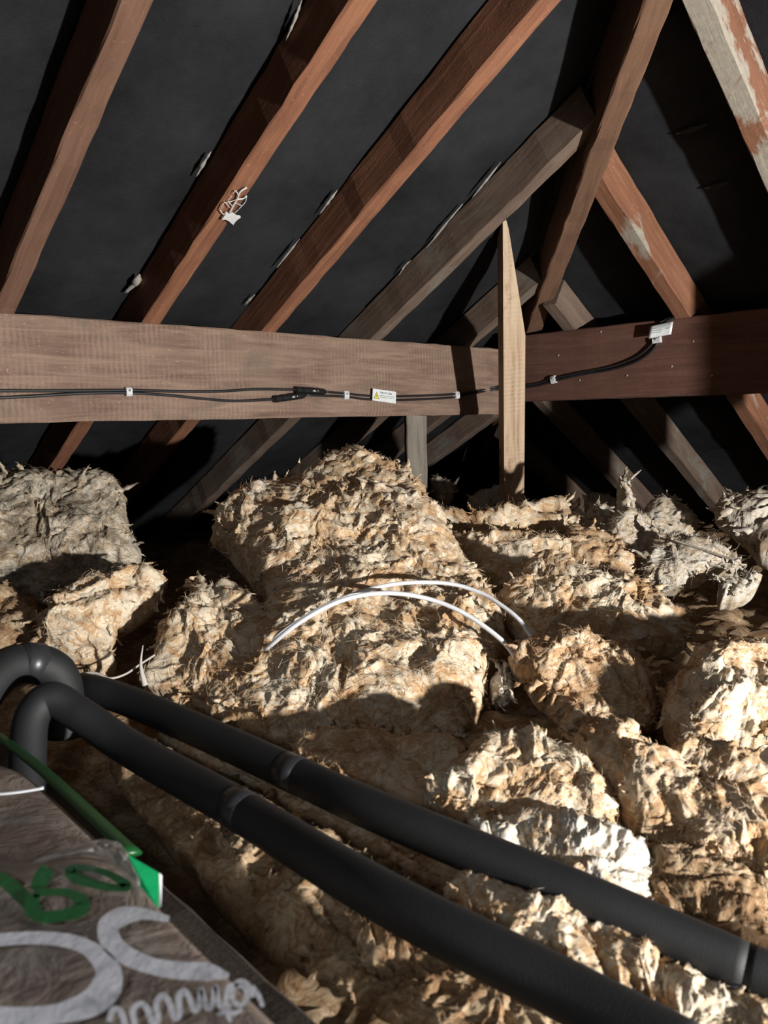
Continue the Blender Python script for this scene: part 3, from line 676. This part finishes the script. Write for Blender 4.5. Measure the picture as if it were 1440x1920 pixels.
def pv_cable(label, left, con, mid, right):
    path = [on1(*p) for p in left]
    root = empty('solar_cable', path[0]); tag(root, label, 'cable', 'black cables along the purlins')
    a, b = on1(*con[0], 0.010), on1(*con[1], 0.010)
    tube('cable_run', smooth_path(path + [a], 8), CR, M['cable_black'], root, 8)
    tube('cable_run', smooth_path([b] + [on1(*p) for p in mid] + right, 8), CR, M['cable_black'], root, 8)
    V, Fc = lathe_geo(a, b, [(s, r*1.2) for s, r in CP]); cn = obj('connector', V, Fc, M['connector'], root)
    # white print on the connector barrel
    x = (b-a)/np.linalg.norm(b-a); up = np.cross(x, N1); up *= np.sign(up[2]); L = np.linalg.norm(b-a)
    ctr = a + x*L*0.60 + N1*0.0108
    parts = []
    for dx, dz, ww, hh in [(-.006, .0015, .007, .0016), (-.006, -.0012, .012, .0014), (.008, .0004, .0026, .0026)]:
        q = ctr + x*dx + up*dz; V_ = [q - x*ww/2 - up*hh/2, q + x*ww/2 - up*hh/2, q + x*ww/2 + up*hh/2, q - x*ww/2 + up*hh/2]
        parts.append((V_, [(0, 1, 2, 3)]))
    V, Fc = merge(parts); obj('connector_print', V, Fc, M['paper'], cn)
    return root
pv_cable('upper black cable with a connector running along the purlins', [(-70,734),(0,733),(120,733),(240,732),(330,734),(410,734),(480,730)], [(549,731),(606,735)], [(645,738),(700,743),(760,743),(850,739),(885,734)], [on1(925,727)] + right_a)
pv_cable('lower black cable with a connector running along the purlins', [(-70,748),(0,746),(60,743),(150,738),(240,737),(320,742),(380,748),(440,752)], [(509,749),(568,741)], [(645,744),(690,749),(760,750),(850,745),(885,738)], [on1(925,731)] + right_b)
def clip(px, py, fn, N, D, label, rot=0.0, wpx=11, hpx=15):
    c = fn(px, py, 0.0); d = np.linalg.norm(c - [0, 0, H]); ww, hh = wpx/F*d, hpx/F*d
    x = D/np.linalg.norm(D); z = ZU; x, z = x*math.cos(rot) + z*math.sin(rot), z*math.cos(rot) - x*math.sin(rot)
    V = []; prof = [(0, 0.0), (0, 0.012), (0.2, 0.0155), (0.8, 0.0155), (1, 0.012), (1, 0.0)]
    for s in (-1, 1):
        for (u, o) in prof: V.append(c + x*ww/2*s + z*hh*(u-0.5) + N*o)
    n = len(prof); Fc = [tuple(range(n)), tuple(range(n, 2*n))[::-1]] + [(i, n+i, n+(i+1) % n, (i+1) % n) for i in range(n)]
    o = obj('cable_clip', V, Fc, M['white_plastic']); tag(o, label, 'clip', 'white cable clips')
    nl = c + N*0.0155 + z*hh*0.15
    pin = obj('pin_head', *lathe_geo(nl, nl + N*0.003, [(0, .0028), (.8, .0028), (1, .0015)], 8), M['grey_wood'], o)
    return o
clip(238, 735, on1, N1, D1, 'leftmost white cable clip on the long purlin')
clip(645, 741, on1, N1, D1, 'white cable clip between the connectors and the warning tag')
clip(853, 741, on1, N1, D1, 'white cable clip right of the warning tag', 0, 10, 13)
clip(1040, 712, on2, N2, -D2, 'white cable clip on the dark purlin right of the post', 0.25, 9, 13)
clip(1234, 638, on2, N2, -D2, 'white cable clip directly below the tag on the dark purlin', 0.1, 14, 10)
# printed tags
def label_quad(fn, cs, lift): return [fn(a, b, lift) for a, b in cs]
root = empty('warning_tag', on1(714, 742, 0.01)); tag(root, 'white tag with a yellow warning triangle hung on the cables', 'tag')
q = label_quad(on1, [(692,751),(736,757),(736.5,735),(693,729)], 0.012)
sheet('tag_card', q, 0.0012, N1, M['paper'], root)
o_, ux, uy = q[0], q[1]-q[0], q[3]-q[0]
pt = lambda u, v, l=0.0016: o_ + ux*u + uy*v + N1*l
obj('warning_triangle', [pt(.05, .19, .0014), pt(.285, .19, .0014), pt(.165, .80, .0014)], [(0, 1, 2)], M['ink_dark'], root)
obj('warning_triangle', [pt(.075, .22, .0017), pt(.26, .22, .0017), pt(.166, .72, .0017)], [(0, 1, 2)], M['yellow'], root)
obj('lightning_mark', [pt(.175, .60, .0020), pt(.145, .44, .0020), pt(.172, .43, .0020), pt(.155, .27, .0020), pt(.195, .47, .0020), pt(.168, .48, .0020)], [(0, 1, 2, 5), (2, 3, 4, 5)], M['ink_dark'], root)
def text_on(body, org, ux_, uy_, nn, height, mat, parent, name='lettering', bold=0.0):
    cu = bpy.data.curves.new('txt', 'FONT'); cu.body = body; cu.size = 1.0; cu.offset = bold
    to = bpy.data.objects.new('txt', cu); C.objects.link(to); bpy.context.view_layer.update()
    me = bpy.data.meshes.new_from_object(to.evaluated_get(bpy.context.evaluated_depsgraph_get()))
    V = [org + ux_*(v.co.x*height) + uy_*(v.co.y*height) for v in me.vertices]; Fc = [tuple(p.vertices) for p in me.polygons]
    bpy.data.objects.remove(to); bpy.data.meshes.remove(me)
    return obj(name, V, Fc, mat, parent)
ex1 = ux/np.linalg.norm(ux); ey1 = uy/np.linalg.norm(uy)
text_on('Solar DC Cable', pt(.30, .70, .0018), ex1, ey1, N1, 0.0085, M['ink_dark'], root, bold=0.012)
def word_bars(rows, ptf, mat, parent):
    parts = []
    for v0, hh, u0, u1 in rows:
        r = random.Random(int(v0*1000)); u = u0
        while u < u1:
            wl = r.uniform(.03, .08); e = min(u+wl, u1)
            parts.append(([ptf(u, v0), ptf(e, v0), ptf(e, v0+hh), ptf(u, v0+hh)], [(0, 1, 2, 3)])); u = e + .014
    V, Fc = merge(parts); return obj('small_print', V, Fc, mat, parent)
word_bars([(.50, .045, .30, .93), (.36, .045, .30, .83)], lambda u, v: pt(u, v, .0018), M['ink'], root)
# curled paper tag on the dark purlin
root = empty('paper_tag', on2(1243, 620, 0.01)); tag(root, 'white curled paper tag at the top of the dark purlin', 'tag')
q = label_quad(on2, [(1225,634),(1263,627.5),(1262.5,606),(1228.5,611)], 0.016)
o2_, ux2, uy2 = q[0], q[1]-q[0], q[3]-q[0]
V = []; nseg = 8
cur = lambda u: 0.012*(1-u)**2 - 0.004*u
def pt2(u, v, l=0.0): return o2_ + ux2*u + uy2*v - uy2*(0.06*(1-u)**3)*0 + N2*(cur(u) + l)
for lay in (0, .0010):
    for i in range(nseg+1):
        u = i/nseg; V += [pt2(u, -0.10*(1-u)**2, lay), pt2(u, 1.0 - 0.12*(1-u)**2, lay)]
k0 = 2*(nseg+1); Fc = []
for i in range(nseg):
    Fc += [(2*i, 2*i+2, 2*i+3, 2*i+1), (k0+2*i, k0+2*i+1, k0+2*i+3, k0+2*i+2), (2*i, k0+2*i, k0+2*i+2, 2*i+2), (2*i+1, 2*i+3, k0+2*i+3, k0+2*i+1)]
Fc += [(0, 1, k0+1, k0), (2*nseg, k0+2*nseg, k0+2*nseg+1, 2*nseg+1)]
obj('tag_card', V, Fc, M['paper'], root, True)
word_bars([(.70, .05, .10, .30), (.50, .045, .10, .55), (.34, .045, .10, .52), (.54, .05, .70, .88)], lambda u, v: pt2(u, v - 0.04*(1-u), .0016), M['ink'], root)

# ------------------------------------------------------------------ cobweb patch and pale grit
P0w, nw_ = P_left(-1.0968, 0, -0.004), NR1
def web_pt(px, py, lift=0.0): return W(on_plane(np.array(float(px)), np.array(float(py)), P0w, nw_)) - NR1*lift
parts = []
for pts, r in [([(462,350),(450,358),(444,372),(436,386),(430,398)], .0022), ([(444,372),(455,371),(462,366)], .0018), ([(446,364),(441,356),(436,362)], .0012), ([(430,388),(421,378),(412,392)], .0010), ([(462,366),(459,378),(446,392)], .0009), ([(436,386),(428,376),(434,366)], .0009), ([(412,392),(418,400),(426,396)], .0012), ([(446,392),(440,398)], .0009), ([(424,378),(434,376),(444,372)], .0008), ([(452,384),(440,380),(436,386)], .0008)]:
    parts.append(tube_geo(smooth_path([web_pt(a, b, 0.002) for a, b in pts], 5), r, 5))
V, Fc = merge(parts)
root = empty('cobweb', web_pt(436, 380)); tag(root, 'white cobweb patch on the underside of a rafter', 'cobweb')
obj('web_strands', V, Fc, M['web'], root, True)
sheet('web_clot', [web_pt(a, b) for a, b in [(414,408),(422,397),(428,400),(436,398),(443,403),(450,404),(444,408),(440,412),(436,418),(428,411),(422,408)]], -0.006, NR1, M['web'], root)
for k, pts in enumerate([[(566,0),(552,38),(536,76)], [(396,284),(382,306),(368,331)], [(478,552),(468,562),(459,572)], [(562,448),(541,474),(519,502)], [(633,356),(618,376),(599,402)], [(939,304),(912,338),(886,370)], [(868,382),(834,422),(800,465)], [(770,488),(758,500),(748,516)], [(262,514),(255,530),(236,548)]]):
    V, Fc = [], []
    pp = smooth_path([np.array(p, float) for p in pts], 5); n = len(pp); P0f = P_left(0, 0, RD - 0.012)
    for i, p in enumerate(pp):
        c0 = W(on_plane(p[:1], p[1:], P0f, NR1))[0]; r = 0.0045*math.sin(math.pi*(0.08+0.84*i/(n-1)))*rng.uniform(0.6, 1.4)*(2.2 if k == 8 else 1)
        V += [c0 + D1*r, c0 - NR1*r*0.8, c0 - D1*r, c0 + NR1*r]
    for i in range(n-1):
        for b in range(4): Fc.append((i*4+b, i*4+(b+1) % 4, (i+1)*4+(b+1) % 4, (i+1)*4+b))
    obj('pale_grit_streak', V, Fc, M['mortar'], fl, True)

for a, b in [(1127,622),(1047,666),(1087,713),(1260,687),(1335,704),(1207,660),(1176,704),(1300,640)]:
    c0 = on2(a, b, -0.001); obj('nail_head', *lathe_geo(c0, c0 + N2*0.004, [(0, .0030), (.7, .0034), (1, .0018)], 8), M['mortar'], bpy.data.objects['purlin.001'])
for a, b, c, d in [(1268,250,1325,232), (1322,352,1366,341)]:
    P0f = P_right(0, 0, RD - 0.010)
    V, Fc = stroke([(a, b), ((a+c)/2, (b+d)/2 + 2), (c, d)], [2, 11, 3], (P0f, -NR2), 0.002)
    obj('felt_tear', V, Fc, M['connector'], fr)
# ------------------------------------------------------------------ joists and wrapped packs in the foreground
ZP = -0.312
def top_at(px, py, z): return on_plane(np.array(float(px)), np.array(float(py)), ZU*z, ZU)
a, b = top_at(345, 1690, -0.42), top_at(600, 1920, -0.42); dj = (b-a)/np.linalg.norm(b-a); nj = np.array([dj[1], -dj[0], 0]); nj *= -np.sign(nj[0])
tag(beam('joist', np.array([*(a - dj*0.55 + nj*0.035)[:2], Z0]), np.array([*(b + dj*0.5 + nj*0.035)[:2], Z0]), 0.07, -0.42 - Z0, M['joist'], ZU, seed=120), 'dark joist edge beside the wrapped pack', 'joist')
a = top_at(1285, 1408, -0.43); b = top_at(1500, 1425, -0.43); d_ = (b-a)/np.linalg.norm(b-a)
tag(beam('joist', np.array([*a[:2], Z0]), np.array([*(b + d_*0.4)[:2], Z0]), 0.05, -0.425 - Z0, M['joist'], ZU, seed=121), 'dark joist showing beneath the rounded right-edge batt', 'joist')
def pack(label, outline_px, z, mat, bulge=0.02, seed=0, g=26):
    """wrapped pack: polygon footprint, softly bulging top, sides down to the boards."""
    poly = np.array([top_at(a, b, z)[:2] for a, b in outline_px])
    poly = chaikin(poly, 2)
    c = poly.mean(0); V = []; Q = []; rings = 16; n = len(poly)
    for r in range(rings):
        s = 1 - r/rings
        p = c + (poly-c)*s
        e = 1-s
        lift = bulge*(1-math.exp(-e*7))
        for k in range(n):
            wr = 0.006*pn(np.array([[p[k, 0]*9+seed, p[k, 1]*9, 1.7]]))[0]*min(1, e*6)
            V.append(W(np.array([p[k, 0], p[k, 1], z - bulge + lift + wr])))
    V.append(W(np.array([*c, z])))
    for r in range(rings-1):
        for k in range(n): Q.append((r*n+k, r*n+(k+1) % n, (r+1)*n+(k+1) % n, (r+1)*n+k))
    for k in range(n): Q.append(((rings-1)*n+k, (rings-1)*n+(k+1) % n, len(V)-1))
    o = len(V)
    for j, zz in enumerate((z - 0.05, z - 0.12, Z0)):
        for k in range(n): V.append(W(np.array([*(c + (poly[k]-c)*(1.01 if j < 2 else 0.98)), zz])))
    for k in range(n):
        k2 = (k+1) % n; Q.append((k, o+k, o+k2, k2)); Q.append((o+k, o+n+k, o+n+k2, o+k2)); Q.append((o+n+k, o+2*n+k, o+2*n+k2, o+n+k2))
    loc = W(np.array([*c, Z0])); root = empty('insulation_pack', loc); tag(root, label, 'pack')
    body = obj('wrapped_body', V, Q, mat, root, True)
    return root
pk = pack('clear-wrapped insulation pack with green and white print in the near left corner', [(-330,1640),(-100,1600),(80,1598),(190,1590),(262,1640),(302,1698),(420,1812),(530,1918),(640,2025),(300,2150),(-500,2150)], ZP, M['pack'], 0.006, 3)
pl = (np.array([0, 0, ZP]), ZU); LIFT = 0.0065
def prt(name, strokes, mat, parent=pk, lift=LIFT):
    V, Fc = merge([stroke(p, w, pl, lift + 0.0004*i) for i, (p, w) in enumerate(strokes)]); return obj(name, V, Fc, mat, parent)
prt('green_letter', [([(-40,1648),(5,1662),(38,1690),(70,1722)], [22, 26, 30, 26]), ([(92,1642),(80,1660),(70,1685)], [28, 30, 30]), ([(64,1690),(95,1688),(130,1690),(155,1706),(150,1722),(120,1732),(80,1735),(62,1720),(64,1692)], [18, 14, 16, 26, 30, 22, 24, 30, 24])], M['print_green'])
prt('green_letter', [([(138,1640),(160,1640),(200,1650),(232,1668),(238,1676),(215,1678),(180,1672),(145,1660),(132,1648),(140,1640)], [12, 10, 12, 18, 18, 14, 16, 22, 20, 14])], M['print_green'])
prt('white_letter', [([(-90,1800),(-30,1782),(40,1774),(110,1776),(165,1792),(202,1830),(200,1868),(170,1898),(110,1918),(40,1925),(-40,1920),(-90,1900)], [34, 26, 24, 26, 30, 46, 58, 52, 38, 40, 44, 44])], M['print_white'])
prt('white_letter', [([(318,1738),(270,1728),(232,1732),(205,1750),(210,1782),(240,1808),(290,1828),(340,1836),(390,1838),(430,1846)], [12, 22, 36, 40, 40, 36, 32, 34, 36, 10])], M['print_white'])
scr = [([(474,1882),(468,1868),(452,1862),(438,1872),(438,1888),(452,1894),(464,1884),(458,1870),(440,1868)], [8]*9),
       ([(440,1868),(428,1874),(424,1892),(414,1898),(408,1882),(404,1872),(400,1894),(390,1902),(382,1886),(378,1878),(374,1900),(364,1908)], [8]*12),
       ([(364,1908),(356,1890),(346,1882),(336,1892),(338,1912),(328,1918),(318,1898),(306,1890),(294,1902),(298,1922),(288,1930)], [8, 9, 10, 10, 9, 9, 10, 10, 10, 9, 9]),
       ([(288,1930),(276,1908),(262,1904),(250,1914),(254,1934),(240,1938),(228,1916),(214,1914),(206,1930)], [9, 10, 10, 10, 9, 9, 10, 10, 9]),
       ([(408,1912),(424,1906),(440,1908),(456,1902)], [5, 8, 8, 5]), ([(432,1896),(428,1910),(434,1920)], [6, 7, 6]), ([(474,1872),(486,1884),(494,1898)], [7, 8, 6])]
ln_ = lambda x: 1882 + (470-x)*0.165
scr = [([(a, ln_(a) + (b-ln_(a))*1.45 + 4) for a, b in p], [x*1.2 for x in w_]) for p, w_ in scr]
prt('white_script', scr, M['print_white'])
# torn, glossy film at the end of the pack, with a green label
rs = np.random.RandomState(4); V = []; nu, nv = 16, 10
top_px = [(70,1606),(110,1596),(150,1586),(188,1573),(205,1575),(225,1582),(240,1600),(262,1640)]
bot_px = [(60,1620),(100,1613),(140,1606),(180,1608),(205,1618),(225,1634),(245,1658),(262,1690)]
tp = smooth_path([np.array(p, float) for p in top_px], 3); bp = smooth_path([np.array(p, float) for p in bot_px], 3); nu = len(tp)
for i in range(nu):
    for j in range(nv+1):
        s = j/nv; p = tp[i]*(1-s) + bp[i]*s
        z = ZP + 0.010*math.sin(s*math.pi)*(0.4+rs.rand()*0.8) + 0.010*(1-s)*rs.rand()
        V.append(W(top_at(p[0], p[1], z)))
Q = [(i*(nv+1)+j, i*(nv+1)+j+1, (i+1)*(nv+1)+j+1, (i+1)*(nv+1)+j) for i in range(nu-1) for j in range(nv)]
fm = obj('torn_film', V, Q, M['film'], pk, True)
md = fm.modifiers.new('thick', 'SOLIDIFY'); md.thickness = 0.0006
g3 = [at(np.array(float(a)), np.array(float(b)), d) for a, b, d in [(240,1603,0.548),(298,1637,0.530),(295,1702,0.500),(262,1662,0.520)]]
sheet('green_label', [W(p) for p in g3], 0.0012, np.array([0.3, -0.7, 0.6]), M['green_tape'], pk)
g4 = [at(np.array(float(a)), np.array(float(b)), d) for a, b, d in [(298,1637,0.531),(304,1642,0.531),(302,1700,0.501),(296,1702,0.501)]]
sheet('label_edge', [W(p) for p in g4], 0.0012, np.array([0.3, -0.7, 0.6]), M['print_white'], pk)
pk2 = pack('plain wrapped pack with a green strap behind the printed one', [(-420,1430),(-100,1400),(20,1425),(70,1458),(150,1530),(235,1610),(200,1680),(-100,1720),(-420,1700)], -0.345, M['pack'], 0.008, 9)
pg = [(-60,1340),(0,1382),(60,1428),(120,1480),(190,1545),(250,1600)]
P = np.array([W(top_at(a, b, -0.352)) for a, b in pg]); P = smooth_path(P, 6)
tube('green_strap', P, 0.0105, M['green_strap'], pk2, 10, 0.35)
tag(tube('white_strip', smooth_path([W(top_at(a, b, -0.335)) for a, b in [(-60,1490),(0,1488),(40,1484),(82,1477)]], 6), 0.0045, M['white_plastic'], None, 8, 0.4), 'short white strip lying on the plain wrapped pack', 'strip')
